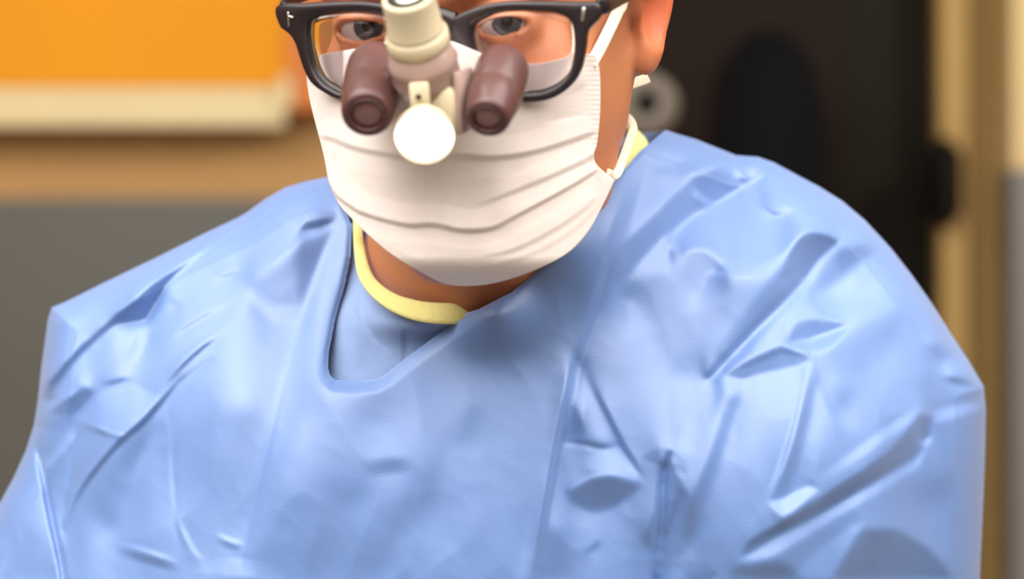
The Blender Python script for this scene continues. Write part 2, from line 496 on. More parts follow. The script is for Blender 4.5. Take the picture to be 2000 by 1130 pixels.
# eyes
for e in EYES:
    c = H(*e); g = norm(np.array([0.02, 0, CAMZ + .02]) - c)
    prof = []
    n = 28
    for i in range(n + 1):
        a_ = math.pi * i / n; prof.append(((1 - math.cos(a_)) / 2, .0122 * math.sin(a_)))
    V, F = lathe(c + g * .0122, c - g * .0122, prof, 36)
    o = mesh('eye', V, F, [M['sclera'], M['iris'], M['pupil']], body_root)
    mi = []
    for q in F:
        i = min(q) // 36
        mi.append(2 if i < 2 else 1 if i < 5 else 0)
    o.data.polygons.foreach_set('material_index', mi)

# ------------------------------------------------------------------ folds: crease fields
def seg_near(PX, PY, pts):
    """nearest point on a polyline: signed distance (>0 right of travel with y down), param values"""
    best = np.full(PX.shape, 1e9); sd = np.zeros(PX.shape); par = np.zeros(PX.shape)
    for i in range(len(pts) - 1):
        ax_, ay_ = pts[i]; bx_, by_ = pts[i + 1]; dx, dy = bx_ - ax_, by_ - ay_; L = dx * dx + dy * dy + 1e-9
        t = np.clip(((PX - ax_) * dx + (PY - ay_) * dy) / L, 0, 1)
        ex_ = PX - ax_ - t * dx; ey_ = PY - ay_ - t * dy; dd = np.hypot(ex_, ey_)
        s = np.where(dx * ey_ - dy * ex_ >= 0, 1., -1.)
        m_ = dd < best
        best = np.where(m_, dd, best); sd = np.where(m_, dd * s, sd); par = np.where(m_, i + t, par)
    return sd, par


RID = ([-3.2, -1.5, 0, 1, 3.5], [0, .3, 1, -.15, 0])         # swells toward the line, drops sharply after it
RIDW = ([-3, 0, 1.2, 4], [0, 1, -.5, 0])
VAL = ([-2.6, -1.3, 0, .5, 1.6], [0, -.28, -1, -.1, 0])       # sinks toward the line, sharp bright lip after it
SYM = ([-2.4, -1, 0, 1, 2.4], [0, .35, 1, .35, 0])
STEP = ([-3, -.25, 0, 4], [-.0, -.55, 1, 0])                  # overlapping edge, high side on the right of travel... then a drop


def crease_field(PX, PY, feats):
    Hh = np.zeros(PX.shape)
    for pts, pr, amp, wid, taper in feats:
        pts = catmull(pts, 4) if len(pts) > 2 else np.array(pts, float)
        r = wid * max(abs(pr[0][0]), abs(pr[0][-1])) + 2
        m_ = (PX > pts[:, 0].min() - r) & (PX < pts[:, 0].max() + r) & (PY > pts[:, 1].min() - r) & (PY < pts[:, 1].max() + r)
        if not m_.any(): continue
        sd, par = seg_near(PX[m_], PY[m_], pts)
        n = len(pts) - 1; t = par / n
        a_ = np.ones_like(t)
        if taper[0]: a_ *= np.clip(t / taper[0], 0, 1) ** .8
        if taper[1]: a_ *= np.clip((1 - t) / taper[1], 0, 1) ** .8
        w = wid * (.45 + .55 * a_)
        Hh[m_] += amp * a_ * np.interp(sd / w, pr[0], pr[1])
    return Hh


def blur(A, n=1):
    for _ in range(n):
        B = A.copy(); B[1:-1] = .25 * A[:-2] + .5 * A[1:-1] + .25 * A[2:]; A = B
        B = A.copy(); B[:, 1:-1] = .25 * A[:, :-2] + .5 * A[:, 1:-1] + .25 * A[:, 2:]; A = B
    return A


def poly_in(PX, PY, poly):
    ins = np.zeros(PX.shape, bool); n = len(poly)
    for i in range(n):
        x0, y0 = poly[i]; x1, y1 = poly[(i + 1) % n]
        if y0 == y1: continue
        c = ((y0 > PY) != (y1 > PY)) & (PX < (x1 - x0) * (PY - y0) / (y1 - y0) + x0)
        ins ^= c
    return ins


def near_poly(PX, PY, poly, closed=True):
    best = np.full(PX.shape, 1e12); qx = PX.copy(); qy = PY.copy(); n = len(poly)
    for i in range(n if closed else n - 1):
        ax_, ay_ = poly[i]; bx_, by_ = poly[(i + 1) % n]; dx, dy = bx_ - ax_, by_ - ay_; L = dx * dx + dy * dy + 1e-9
        t = np.clip(((PX - ax_) * dx + (PY - ay_) * dy) / L, 0, 1)
        cx, cy = ax_ + t * dx, ay_ + t * dy; dd = (PX - cx) ** 2 + (PY - cy) ** 2
        m_ = dd < best; best = np.where(m_, dd, best); qx = np.where(m_, cx, qx); qy = np.where(m_, cy, qy)
    return np.sqrt(best), qx, qy


def cut_grid(xs, ys, poly):
    """grid clipped to a polygon, border vertices snapped on to it: px, py, faces, grid indices"""
    PX, PY = np.meshgrid(xs, ys)
    ins = poly_in(PX, PY, poly)
    cell = (ins[:-1, :-1] | ins[1:, :-1] | ins[:-1, 1:] | ins[1:, 1:])
    use = np.zeros(ins.shape, bool)
    use[:-1, :-1] |= cell; use[1:, :-1] |= cell; use[:-1, 1:] |= cell; use[1:, 1:] |= cell
    out = use & ~ins
    _, qx, qy = near_poly(PX[out], PY[out], poly)
    PX = PX.copy(); PY = PY.copy(); PX[out] = qx; PY[out] = qy
    idx = -np.ones(ins.shape, int); idx[use] = np.arange(use.sum())
    c = np.argwhere(cell)
    F = np.stack([idx[c[:, 0], c[:, 1]], idx[c[:, 0] + 1, c[:, 1]], idx[c[:, 0] + 1, c[:, 1] + 1], idx[c[:, 0], c[:, 1] + 1]], 1)
    return PX, PY, use, F


def gauss2(A, s):
    n0, n1 = A.shape; p = int(4 * s) + 2
    B = np.pad(A, p, mode='edge')
    f0 = np.fft.fftfreq(B.shape[0]); f1 = np.fft.rfftfreq(B.shape[1])
    K = np.exp(-2 * np.pi ** 2 * s * s * (f0[:, None] ** 2 + f1[None, :] ** 2))
    return np.fft.irfft2(np.fft.rfft2(B) * K, s=B.shape)[p:p + n0, p:p + n1]


def bil(A, ax_, ay_, PX, PY):
    fx = np.clip((PX - ax_[0]) / (ax_[1] - ax_[0]), 0, len(ax_) - 1.001); fy = np.clip((PY - ay_[0]) / (ay_[1] - ay_[0]), 0, len(ay_) - 1.001)
    i = fy.astype(int); j = fx.astype(int); a_ = fx - j; b_ = fy - i
    return (A[i, j] * (1 - a_) + A[i, j + 1] * a_) * (1 - b_) + (A[i + 1, j] * (1 - a_) + A[i + 1, j + 1] * a_) * b_


# ------------------------------------------------------------------ gown
LEFT = [(640, 345), (600, 353), (557, 366), (520, 387), (474, 420), (400, 455), (300, 505), (200, 553), (130, 588), (101, 600), (93, 625), (87, 670), (80, 720),
        (74, 780), (66, 830), (50, 880), (25, 935), (0, 980), (-40, 1050), (-80, 1130), (-125, 1250), (-150, 1450), (-130, 1800), (-60, 2200), (40, 2600), (140, 3200), (120, 4700)]
RIGHT = [(1300, 254), (1325, 262), (1360, 272), (1400, 288), (1438, 303), (1480, 306), (1512, 317), (1560, 343), (1600, 364), (1645, 392), (1690, 430), (1740, 484), (1780, 535),
         (1820, 592), (1860, 655), (1895, 708), (1922, 755), (1926, 800), (1924, 900), (1920, 1000), (1914, 1130), (1905, 1300), (1890, 1600), (1830, 2000), (1740, 2500), (1700, 3200), (1720, 4700)]
NECKL = [(640, 345), (668, 395), (686, 440), (684, 500), (672, 560), (655, 620), (642, 685), (640, 715), (644, 732), (656, 742), (690, 744), (730, 741), (752, 730), (795, 697), (870, 642), (935, 603),
         (1000, 570), (1060, 520), (1110, 475), (1150, 425), (1180, 382), (1205, 347), (1250, 295), (1300, 254)]
OUTER = LEFT + RIGHT[::-1]
FRONT = LEFT + RIGHT[::-1] + NECKL[::-1][1:-1]
SIL = [LEFT, RIGHT]

Fe = []


TILT = 1.4


def fd(pts, pr=RID, a=8, w=16, t=(.25, .25)): Fe.append((pts, pr, a, w, t))


# deep folds: overlapping edge of the front panel, sleeve lines at both armpits
fd([(66, 845), (84, 927), (100, 1010), (115, 1078), (124, 1140), (130, 1300), (150, 1700)], ([-5, -.7, 0, .7, 5], [0, -.12, -1, -.12, 0]), 30, 10, (.12, .4))
fd([(1240, 280), (1212, 400), (1182, 500), (1155, 600), (1125, 700), (1108, 765), (1085, 880), (1062, 1000), (1046, 1130), (1040, 1300), (1030, 1700)], ([-3.5, -.9, -.55, .2, 4.5], [0, -.6, -.8, 1, 0]), 7.5, 26, (.12, .3))
fd([(1312, 880), (1295, 925), (1289, 998), (1281, 1078), (1277, 1140), (1270, 1300), (1262, 1700)], ([-3, -.7, 0, .8, 3], [0, -.45, -1, -.35, 0]), 28, 16, (.12, .4))
fd([(470, 1090), (462, 1200), (450, 1500)], SYM, 10, 40, (.2, .4))
fd([(1290, 1230), (1400, 1120)], VAL, 14, 30, (.3, .3))

# ---- tilt of the cloth: every facet of the crumpled gown leans towards (+) or away from (-) the lamp above;
# the facets are integrated into one height field, so folds come out as real relief
FACETS = []
REG = {'A': (0, 330, 2.511), 'B': (0, 680, 2.511), 'C': (640, 680, 2.511), 'D': (1200, 240, 2.26), 'E': (1200, 630, 2.26)}


def fa(reg, tilt, soft, *pts, w=0):
    ox, oy, sc = REG[reg]; FACETS.append((np.array([(ox + a / sc, oy + b / sc) for a, b in pts]), tilt, max(1.0, soft * .55), w / sc))


# image-left shoulder and sleeve
fa('A', .5, 6, (250, 690), (560, 540), (900, 380), (1200, 225), (1400, 100), (1600, 40), (1600, 60), (1390, 130), (1340, 180), (1150, 285), (900, 455), (740, 560), (600, 660), (420, 800), (300, 950), (200, 1080), (190, 1000), (215, 850))
fa('A', .05, 25, (250, 700), (500, 560), (560, 640), (420, 790), (280, 940), (210, 1000))
fa('A', .3, 30, (860, 540), (1080, 370), (1330, 230), (1500, 130), (1560, 200), (1400, 400), (1250, 560), (1150, 720), (1000, 860), (850, 800), (760, 760), (820, 600))
fa('A', -.9, 3, (1370, 165), (1290, 215), (1150, 290), (1040, 370), (900, 460), (750, 560), (640, 650), (520, 760), (420, 850), (300, 970), (200, 1080), (200, 1130), (260, 1130), (330, 1020), (420, 920), (500, 840), (570, 760), (720, 740), (760, 660), (820, 560), (860, 520), (960, 440), (1080, 350), (1200, 275), (1320, 215))
fa('A', -.4, 25, (1300, 480), (1480, 350), (1600, 300), (1640, 320), (1580, 480), (1520, 640), (1480, 740), (1350, 740), (1250, 640), (1200, 560))
fa('A', -.7, 6, (1640, 240), (1500, 250), (1460, 300), (1560, 300), (1640, 260))
fa('A', .6, 5, (1300, 470), (1480, 340), (1600, 290), (1660, 260), w=9)
fa('A', .4, 12, (1660, 290), (1700, 300), (1680, 500), (1660, 700), (1640, 1000), (1600, 1060), (1500, 1040), (1420, 1130), (1380, 1130), (1440, 900), (1500, 700), (1580, 450))
fa('A', .4, 6, (720, 1110), (880, 930), (1010, 830), (1160, 690), w=16)
fa('A', -.8, 3, (760, 1120), (900, 960), (1000, 870), (1100, 800), w=10)
fa('A', -.45, 4, (820, 840), (900, 780), (1000, 720), (1180, 630), w=9)
fa('A', .45, 4, (880, 1075), (1000, 975), (1060, 945), w=10)
fa('A', -.4, 4, (870, 1060), (960, 980), (1060, 900), w=8)
fa('A', -.35, 3, (820, 660), (890, 640), w=8)
fa('A', -.35, 6, (1040, 550), (1190, 490), w=12)
fa('A', -.3, 20, (590, 1000), (690, 830), (720, 760), w=40)
fa('A', -.25, 10, (540, 600), (600, 560), (620, 600), w=20)
fa('A', .35, 15, (250, 1110), (400, 900), (560, 760), (600, 800), (500, 960), (400, 1080), (300, 1130))
fa('A', -.5, 3, (490, 1060), (650, 1020), w=8)
fa('A', -.25, 15, (1300, 720), (1400, 690), (1500, 720), w=25)
fa('B', -.5, 8, (205, 300), (390, 180), (460, 210), (420, 280), (350, 350), (240, 330))
fa('B', .7, 5, (200, 325), (290, 250), (400, 180), w=14)
fa('B', -.4, 10, (200, 330), (380, 340), (300, 480), (220, 560), (180, 450))
fa('B', .6, 5, (235, 575), (310, 490), (385, 405), w=14)
fa('B', .35, 5, (395, 345), (460, 230), (640, 170), (770, 230), (730, 300), (660, 385), (590, 415))
fa('B', -.7, 3, (400, 372), (500, 412), (590, 442), (640, 430), w=12)
fa('B', .8, 2, (385, 355), (480, 385), (580, 420), (640, 405), (670, 370), w=9)
fa('B', -.35, 25, (600, 460), (700, 370), (800, 280), (760, 420), (700, 560), (680, 700), (600, 900), (500, 900), (440, 760), (520, 590))
fa('B', .2, 20, (700, 560), (820, 400), (850, 700), (840, 900), (600, 940), (660, 760))
fa('B', -.45, 4, (380, 410), (350, 640), (320, 880), (300, 900), (260, 760), (230, 600), (300, 500))
fa('B', .1, 5, (395, 400), (590, 440), (480, 570), (390, 690), (340, 800), (350, 600))
fa('B', .55, 2, (388, 400), (365, 560), (335, 800), w=8)
fa('B', .4, 4, (305, 880), (330, 800), (385, 680), (480, 550), (580, 445), w=10)
fa('B', -1, 2, (320, 900), (345, 820), (400, 690), (500, 555), (600, 445), (700, 360), (800, 250), (900, 130), (1000, 20), w=12)
fa('B', -.15, 10, (0, 780), (160, 450), (200, 620), (250, 900), (270, 1130), (0, 1130))
fa('B', -.3, 25, (150, 900), (250, 900), (270, 1130), (190, 1130))
fa('B', -.35, 4, (812, 330), (836, 480), (850, 700), (866, 830), (886, 900), (940, 1000), w=14)
fa('B', .45, 4, (825, 330), (850, 480), (865, 700), (880, 830), (900, 900), (960, 1000), (1010, 1030), w=11)
fa('B', -.4, 9, (580, 985), (720, 1030), (880, 1080), w=22)
fa('B', .5, 3, (560, 950), (700, 985), (870, 1045), w=10)
fa('B', -.3, 10, (1060, 930), (1150, 965), (1190, 980), w=24)
fa('B', .5, 3, (1060, 905), (1130, 940), (1200, 955), w=8)
fa('B', -.3, 40, (1060, 300), (1300, 250), (1290, 500), (1220, 800), (1150, 900), (1080, 800))
fa('B', .3, 20, (1440, 0), (1620, 0), (1600, 180), (1500, 300), (1450, 500), (1350, 760), (1260, 920), (1200, 1080), (1230, 900), (1320, 520), (1400, 200))
fa('B', .5, 3, (1425, 60), (1380, 250), (1330, 480), (1280, 700), (1240, 880), (1205, 1000), (1190, 1130), w=10)
fa('B', -.2, 60, (1500, 500), (1808, 250), (1808, 1130), (1400, 1130))
# centre panel
fa('C', -.28, 24, (150, 590), (300, 575), (430, 565), w=30)
fa('C', -.25, 25, (680, 280), (740, 260), (720, 420), (640, 480))
fa('C', -.3, 30, (0, 680), (200, 660), (180, 740), (50, 800))
fa('C', -.25, 40, (430, 600), (570, 480), (560, 700), (380, 900), (250, 1130), (150, 1130))
fa('C', .15, 30, (560, 500), (640, 500), (620, 900), (700, 1130), (560, 1130), (580, 800))
fa('C', .25, 14, (1190, 30), (1170, 200), (1120, 430), (1070, 700), (1030, 950), (990, 1130), (930, 1130), (980, 900), (1040, 650), (1080, 400), (1110, 200))

# under the flap
fa('C', -.35, 25, (1060, 870), (1180, 900), (1160, 1130), (1040, 1130))
fa('C', -.35, 12, (1190, 200), (1230, 330), (1240, 430), (1140, 440), (1160, 300))
fa('C', .25, 10, (1265, 120), (1330, 230), (1370, 320), (1390, 450), (1300, 440), (1270, 300))
fa('C', .25, 8, (1290, 480), (1440, 480), (1530, 620), (1400, 610), (1280, 600))
fa('C', .7, 5, (1215, 40), (1240, 100), (1260, 250), (1250, 370), (1225, 300), (1195, 150))
fa('C', -.65, 4, (1280, 130), (1330, 240), (1390, 360), (1450, 480), (1510, 570), (1550, 640), w=12)
fa('C', .35, 3, (1130, 470), (1250, 480), (1350, 498), w=10)
fa('C', -.55, 2, (1125, 450), (1240, 458), (1350, 480), (1440, 465), w=9)
fa('C', -.5, 8, (1170, 700), (1280, 640), (1400, 625), (1540, 665), (1500, 710), (1400, 780), (1300, 800), (1200, 760))
fa('C', .3, 3, (1160, 715), (1270, 638), (1390, 612), (1530, 650), w=8)
fa('C', -.3, 10, (1250, 1010), (1310, 970), (1330, 930), w=14)
fa('C', -1, 3, (1215, 20), (1180, 180), (1135, 400), (1095, 640), (1060, 850), (1030, 1130), w=15)
# armpit
fa('C', -.55, 10, (1560, 900), (1640, 760), (1620, 960), (1590, 1020), (1545, 940))
fa('C', -.8, 6, (1680, 540), (1750, 700), (1720, 800), (1660, 950), (1680, 800), (1690, 700))
fa('C', -1, 4, (1640, 560), (1660, 540), (1650, 760), (1650, 900), (1625, 1130), (1590, 1130), (1610, 960), (1620, 780))
# image-right shoulder
fa('D', .3, 25, (240, 40), (520, 140), (700, 180), (1000, 340), (1200, 520), (1400, 780), (1600, 1050), (1500, 1000), (1250, 760), (1000, 560), (850, 430), (700, 300), (400, 160), (230, 120))
fa('D', -.3, 14, (230, 60), (330, 60), (330, 160), (250, 180), (200, 140))
fa('D', .5, 10, (130, 180), (220, 210), (330, 200), (420, 170), w=30)
fa('D', -.4, 10, (60, 330), (130, 180), (110, 300), (60, 480), (0, 640), (0, 440))
fa('D', -.6, 10, (340, 240), (440, 190), (540, 150), (690, 185), (650, 230), (640, 245), (560, 290), (450, 350), (330, 420), (200, 520), (100, 620), (30, 700), (0, 720), (0, 560), (100, 480), (200, 380), (280, 300))
fa('D', -.6, 3, (540, 160), (690, 188), (640, 248), (560, 290), (450, 350), (430, 330))
fa('D', .5, 8, (560, 290), (640, 255), (760, 270), (900, 330), (1100, 450), (1160, 500), (1000, 500), (860, 480), (780, 540), (700, 600), (600, 660), (500, 650), (440, 560), (340, 550), (280, 570), (220, 560), (320, 450), (450, 360))
fa('D', -.3, 8, (640, 370), (720, 400), (800, 370), w=24)
fa('D', .3, 4, (350, 280), (370, 320), (430, 360), w=6)
fa('D', .3, 4, (540, 160), (565, 215), (590, 240), w=6)
fa('D', -.35, 25, (60, 700), (300, 600), (500, 670), (680, 690), (760, 740), (700, 830), (560, 960), (430, 1100), (250, 1130), (150, 900))
fa('D', -.5, 10, (310, 570), (380, 550), (450, 580), (480, 640), (420, 660), (380, 740), (340, 760), (310, 660))
fa('D', -.5, 5, (210, 550), (240, 530), (260, 570), (220, 580))
fa('D', .3, 3, (400, 662), (550, 664), (700, 672), w=7)
fa('D', .35, 6, (690, 690), (740, 745), w=12)
fa('D', -.35, 10, (20, 690), (120, 700), (80, 780), (20, 760))
fa('D', -.55, 14, (380, 1130), (440, 1000), (560, 860), (660, 740), (740, 620), (800, 520), (870, 480), (940, 490), (990, 525), (900, 610), (830, 700), (700, 830), (600, 930), (470, 1070), (420, 1130))
fa('D', .4, 5, (990, 530), (905, 615), (840, 710), (720, 835), (620, 935), (490, 1070), (440, 1130), (480, 1130), (540, 1070), (680, 920), (800, 790), (850, 720), (880, 660))
fa('D', -.8, 4, (780, 560), (820, 500), (870, 480), (940, 490), (990, 520), (900, 600), (840, 680), (780, 700), (740, 680))
fa('D', -.95, 4, (830, 700), (700, 830), (600, 930), (470, 1070), (420, 1130), (390, 1130), (440, 1065), (570, 925), (670, 820), (790, 690))
fa('D', -.45, 18, (930, 580), (1000, 540), (1100, 520), (1200, 560), (1080, 620), (950, 740), (870, 750), (880, 680))
fa('D', .4, 12, (870, 770), (960, 780), (1100, 740), (1240, 640), (1300, 720), (1240, 820), (1130, 860), (1050, 880), (980, 860))
fa('D', -.45, 6, (800, 880), (880, 860), (1050, 885), (980, 920), (850, 960), (760, 970))
fa('D', .6, 4, (865, 780), (920, 830), (1050, 885), w=14)
fa('D', -.2, 25, (870, 1010), (1000, 960), (1150, 880), (1240, 880), (1200, 1000), (1100, 1130), (900, 1130), (880, 1080))
fa('D', -.45, 14, (1370, 980), (1440, 960), (1500, 1030), (1420, 1060))
fa('D', .4, 5, (1420, 895), (1470, 920), (1510, 970), w=12)
fa('D', -.65, 6, (480, 1110), (600, 1040), (740, 980), (800, 1000), (850, 1020), (860, 1050), (700, 1080), (560, 1130))
fa('D', .85, 5, (750, 975), (860, 960), (980, 920), (1060, 885), (1020, 930), (960, 990), (880, 1010), (800, 995))
# image-right sleeve
fa('E', -.4, 6, (470, 235), (600, 190), (740, 130), (850, 150), (830, 185), (700, 212), (560, 232))
fa('E', -.6, 18, (500, 320), (570, 300), (520, 450), (450, 620), (400, 780), (340, 900), (300, 1000), (230, 1090), (300, 860), (380, 680), (440, 520))
fa('E', -.5, 14, (300, 860), (380, 820), (360, 930), (320, 1000))
fa('E', .2, 14, (430, 340), (450, 420), (430, 560), (330, 760), (310, 740), (340, 600), (260, 600), (300, 480))
fa('E', -.25, 20, (930, 260), (1050, 260), (1040, 380), (960, 400))
fa('E', .3, 10, (870, 180), (920, 300), (980, 430), (1080, 480), w=22)
fa('E', -.5, 14, (860, 200), (900, 250), (860, 420), (810, 600), (760, 740), (720, 800), (770, 560), (800, 400))
fa('E', .4, 8, (850, 180), (820, 330), (780, 500), (740, 620), (700, 720), (680, 790), w=14)
fa('E', .3, 10, (900, 700), (1100, 560), (1300, 420), (1370, 395), w=30)
fa('E', .35, 8, (1400, 520), (1340, 600), (1200, 675), (1000, 790), (860, 870), (720, 940), (560, 1040), (480, 1120), (560, 1110), (760, 1000), (950, 880), (1150, 760), (1330, 650))
fa('E', -.7, 6, (1350, 400), (1400, 410), (1380, 500), (1330, 590), (1200, 660), (1000, 770), (850, 850), (720, 920), (560, 1030), (600, 960), (740, 880), (900, 780), (1080, 660), (1220, 560), (1300, 470))
fa('E', -1, 4, (1310, 590), (1200, 650), (1000, 765), (850, 850), (720, 915), (640, 965), w=18)
fa('E', .6, 5, (680, 790), (740, 860), (790, 830), (900, 740), (860, 720), (760, 770))
fa('E', .5, 8, (1400, 390), (1500, 370), (1640, 340), (1640, 380), (1540, 410), (1420, 440))
fa('E', .35, 6, (1450, 190), (1560, 150), (1620, 230), (1540, 220))
fa('E', -.55, 5, (1445, 240), (1530, 235), (1630, 285), (1560, 280), (1480, 265))
fa('E', -.35, 6, (1490, 350), (1560, 310), (1640, 300), (1630, 330))
fa('E', .3, 4, (1350, 520), (1390, 500), (1400, 530), (1360, 560))
fa('E', -.25, 30, (1300, 700), (1500, 650), (1500, 780), (1350, 830))
fa('E', .2, 8, (1100, 900), (1030, 1010), (960, 1130), (760, 1130), (900, 1000), (1060, 880))
fa('E', -.5, 10, (1100, 910), (1250, 910), (1400, 1000), (1500, 1130), (970, 1130), (1040, 1010))
fa('E', -.45, 15, (540, 1060), (760, 1060), (830, 1130), (480, 1130))


TS = 3.0
tx = np.arange(-180, 2010, TS); ty = np.arange(230, 1270, TS)
TX, TY = np.meshgrid(tx, ty)
T_ = np.zeros(TX.shape)
for pts, tilt, soft, w in FACETS:
    if w:
        pp = catmull(pts, 5) if len(pts) > 2 else pts
        r = w + 3 * soft + 4
        i0, i1 = np.searchsorted(ty, [pp[:, 1].min() - r, pp[:, 1].max() + r]); j0, j1 = np.searchsorted(tx, [pp[:, 0].min() - r, pp[:, 0].max() + r])
        sl = (slice(i0, i1), slice(j0, j1))
        sd, par = seg_near(TX[sl], TY[sl], pp); t = par / (len(pp) - 1)
        a_ = np.clip(1 - (np.abs(sd) - w / 2) / (soft + 2), 0, 1) * np.clip(np.minimum(t, 1 - t) / .32, 0, 1)
    else:
        r = 3 * soft + 6
        i0, i1 = np.searchsorted(ty, [pts[:, 1].min() - r, pts[:, 1].max() + r]); j0, j1 = np.searchsorted(tx, [pts[:, 0].min() - r, pts[:, 0].max() + r])
        sl = (slice(i0, i1), slice(j0, j1))
        a_ = gauss2(poly_in(TX[sl], TY[sl], pts).astype(float), soft / TS)
    T_[sl] = T_[sl] * (1 - a_) + tilt * a_
def relief_at(PX, PY):
    v = bil(HT, tx, ty, PX, PY)
    return v * np.clip((1262 - PY) / 120., 0, 1)


RIMPTS = [(628, 640), (622, 700), (624, 745), (650, 766), (690, 770), (738, 771), (760, 760), (800, 724), (880, 660), (950, 607), (1000, 570)]


def smooth_noise(PX, PY, scale, seed):
    r = np.random.RandomState(seed); out = np.zeros(PX.shape)
    for _ in range(10):
        a_ = r.uniform(0, 2 * np.pi); k = 2 * np.pi / (scale * r.uniform(.6, 1.8)); ph = r.uniform(0, 6.28)
        out += np.sin((PX * np.cos(a_) + PY * np.sin(a_)) * k + ph)
    return out / 10


YE = 1.228
PXM = PXK * 1.15           # metres of relief per pixel of fold height


bgx = np.arange(-400, 2200, 10.); bgy = np.arange(100, 5000, 10.)
BX, BY = np.meshgrid(bgx, bgy)
bd = np.minimum(near_poly(BX, BY, LEFT, False)[0], near_poly(BX, BY, RIGHT, False)[0])
BB = np.where(poly_in(BX, BY, OUTER), 1 - (1 - np.clip(bd / 520., 0, 1)) ** 1.7, 0.)


BBS = gauss2(BB, 6)


def gown_base(PX, PY):
    d = np.minimum(near_poly(PX, PY, LEFT, False)[0], near_poly(PX, PY, RIGHT, False)[0])
    q = np.clip(d / 48., 0, 1); q2 = np.clip(d / 520., 0, 1); rnd = np.sqrt(1 - (1 - q) ** 2)
    Y = YE - .034 * rnd - .072 * bil(BBS, bgx, bgy, PX, PY) * np.clip(d / 60., 0, 1) ** .7
    rnd = np.clip(d / 200., 0, 1)
    Y -= .020 * np.exp(-((PX - 800) / 430) ** 2 - ((PY - 1050) / 420) ** 2)          # chest leaning forward
    Y -= .018 * np.exp(-((PX - 1560) / 250) ** 2 - ((PY - 900) / 330) ** 2) * rnd    # forward sleeve
    Y -= .042 * np.exp(-((PX - 1110) / 130) ** 2 - ((PY - 450) / 130) ** 2)          # flap stands off the neck
    Y -= .024 * np.exp(-((PX - 965) / 75) ** 2 - ((PY - 612) / 60) ** 2)
    return Y, d


LD = np.array([-.15, -.98]); LD /= np.linalg.norm(LD)
pad = 120
BF = -gauss2(gown_base(TX, TY)[0], 4) / PXM                 # base form, towards the room's camera side
bgy_, bgx_ = np.gradient(BF, TS)
up = np.clip(-(bgx_ * LD[0] + bgy_ * LD[1]), 0, .9)
Tg = np.where(T_ < 0, T_ * (TILT + up * 1.0), T_ * TILT * (1 - .45 * up))
Tp = np.pad(Tg, pad)
ky = 2 * np.pi * np.fft.fftfreq(Tp.shape[0])[:, None] / TS; kx = 2 * np.pi * np.fft.fftfreq(Tp.shape[1])[None, :] / TS
DL = 1j * (kx * LD[0] + ky * LD[1]); DP = 1j * (-kx * LD[1] + ky * LD[0])
Hf = np.conj(DL) * np.fft.fft2(-Tp) / (np.abs(DL) ** 2 + .10 * np.abs(DP) ** 2 + (2 * np.pi / 1000.) ** 2)
HT = np.real(np.fft.ifft2(Hf))[pad:-pad, pad:-pad]
print('relief range px', HT.min(), HT.max())



gx = np.concatenate([np.arange(-170, 1935, 3.4)])
gy = np.concatenate([np.arange(246, 1190, 3.4), np.arange(1190, 1500, 10.), np.arange(1500, 4720, 40.)])
PX, PY, use, F = cut_grid(gx, gy, FRONT)
Y, d = gown_base(PX, PY)
rel = crease_field(PX, PY, Fe) + relief_at(PX, PY)
rel += smooth_noise(PX, PY, 150, 5) * 1.5 - np.abs(smooth_noise(PX + .3 * PY, PY, 210, 8)) * 7 - np.abs(smooth_noise(PX - .2 * PY, PY, 95, 12)) * 1.2
# rolled rim of the neck opening
dn = near_poly(PX, PY, NECKL, False)[0]
cow = np.exp(-(((PX - 700) / 110) ** 2 + ((PY - 765) / 60) ** 2))
cow2 = np.exp(-(((PX - 870) / 130) ** 2 + ((PY - 670) / 90) ** 2))
rimw = np.clip(cow + .6 * cow2, 0, 1)
rel += rimw * 16 * np.exp(-np.clip(dn - 24, 0, None) / 60.)
rel -= (1 - rimw) * 12 * np.clip(1 - dn / 9., 0, 1) ** 2 + rimw * 24 * np.clip(1 - dn / 24., 0, 1)
lefte = np.exp(-((PX - 660) / 60) ** 2 - ((PY - 590) / 150) ** 2)
rel -= lefte * 38 * np.clip(1 - dn / 75., 0, 1) ** 2
rel *= np.clip(d / 14., 0, 1)
rel = np.where(PY < 1180, blur(rel, 1), rel)
Yf = Y - rel * PXM
Yfront = Yf
verts = P(PX[use], PY[use], Yf[use])
gown = mesh('gown', verts, F, M['gown'], body_root)
tag(gown, 'light blue disposable surgical gown')
nf = len(verts)
# back of the gown, same silhouette
bxs = np.arange(-170, 1935, 12.0); bys = np.concatenate([np.arange(240, 1500, 12.), np.arange(1500, 4720, 40.)])
PXb, PYb, useb, Fb = cut_grid(bxs, bys, OUTER)
db = np.minimum(near_poly(PXb, PYb, LEFT, False)[0], near_poly(PXb, PYb, RIGHT, False)[0])
q = np.clip(db / 330., 0, 1)
Yb2 = YE - .002 + .15 * np.sqrt(1 - (1 - q) ** 2)
tag(mesh('gown_back', P(PXb[useb], PYb[useb], Yb2[useb]), Fb[:, ::-1], M['gown'], gown))

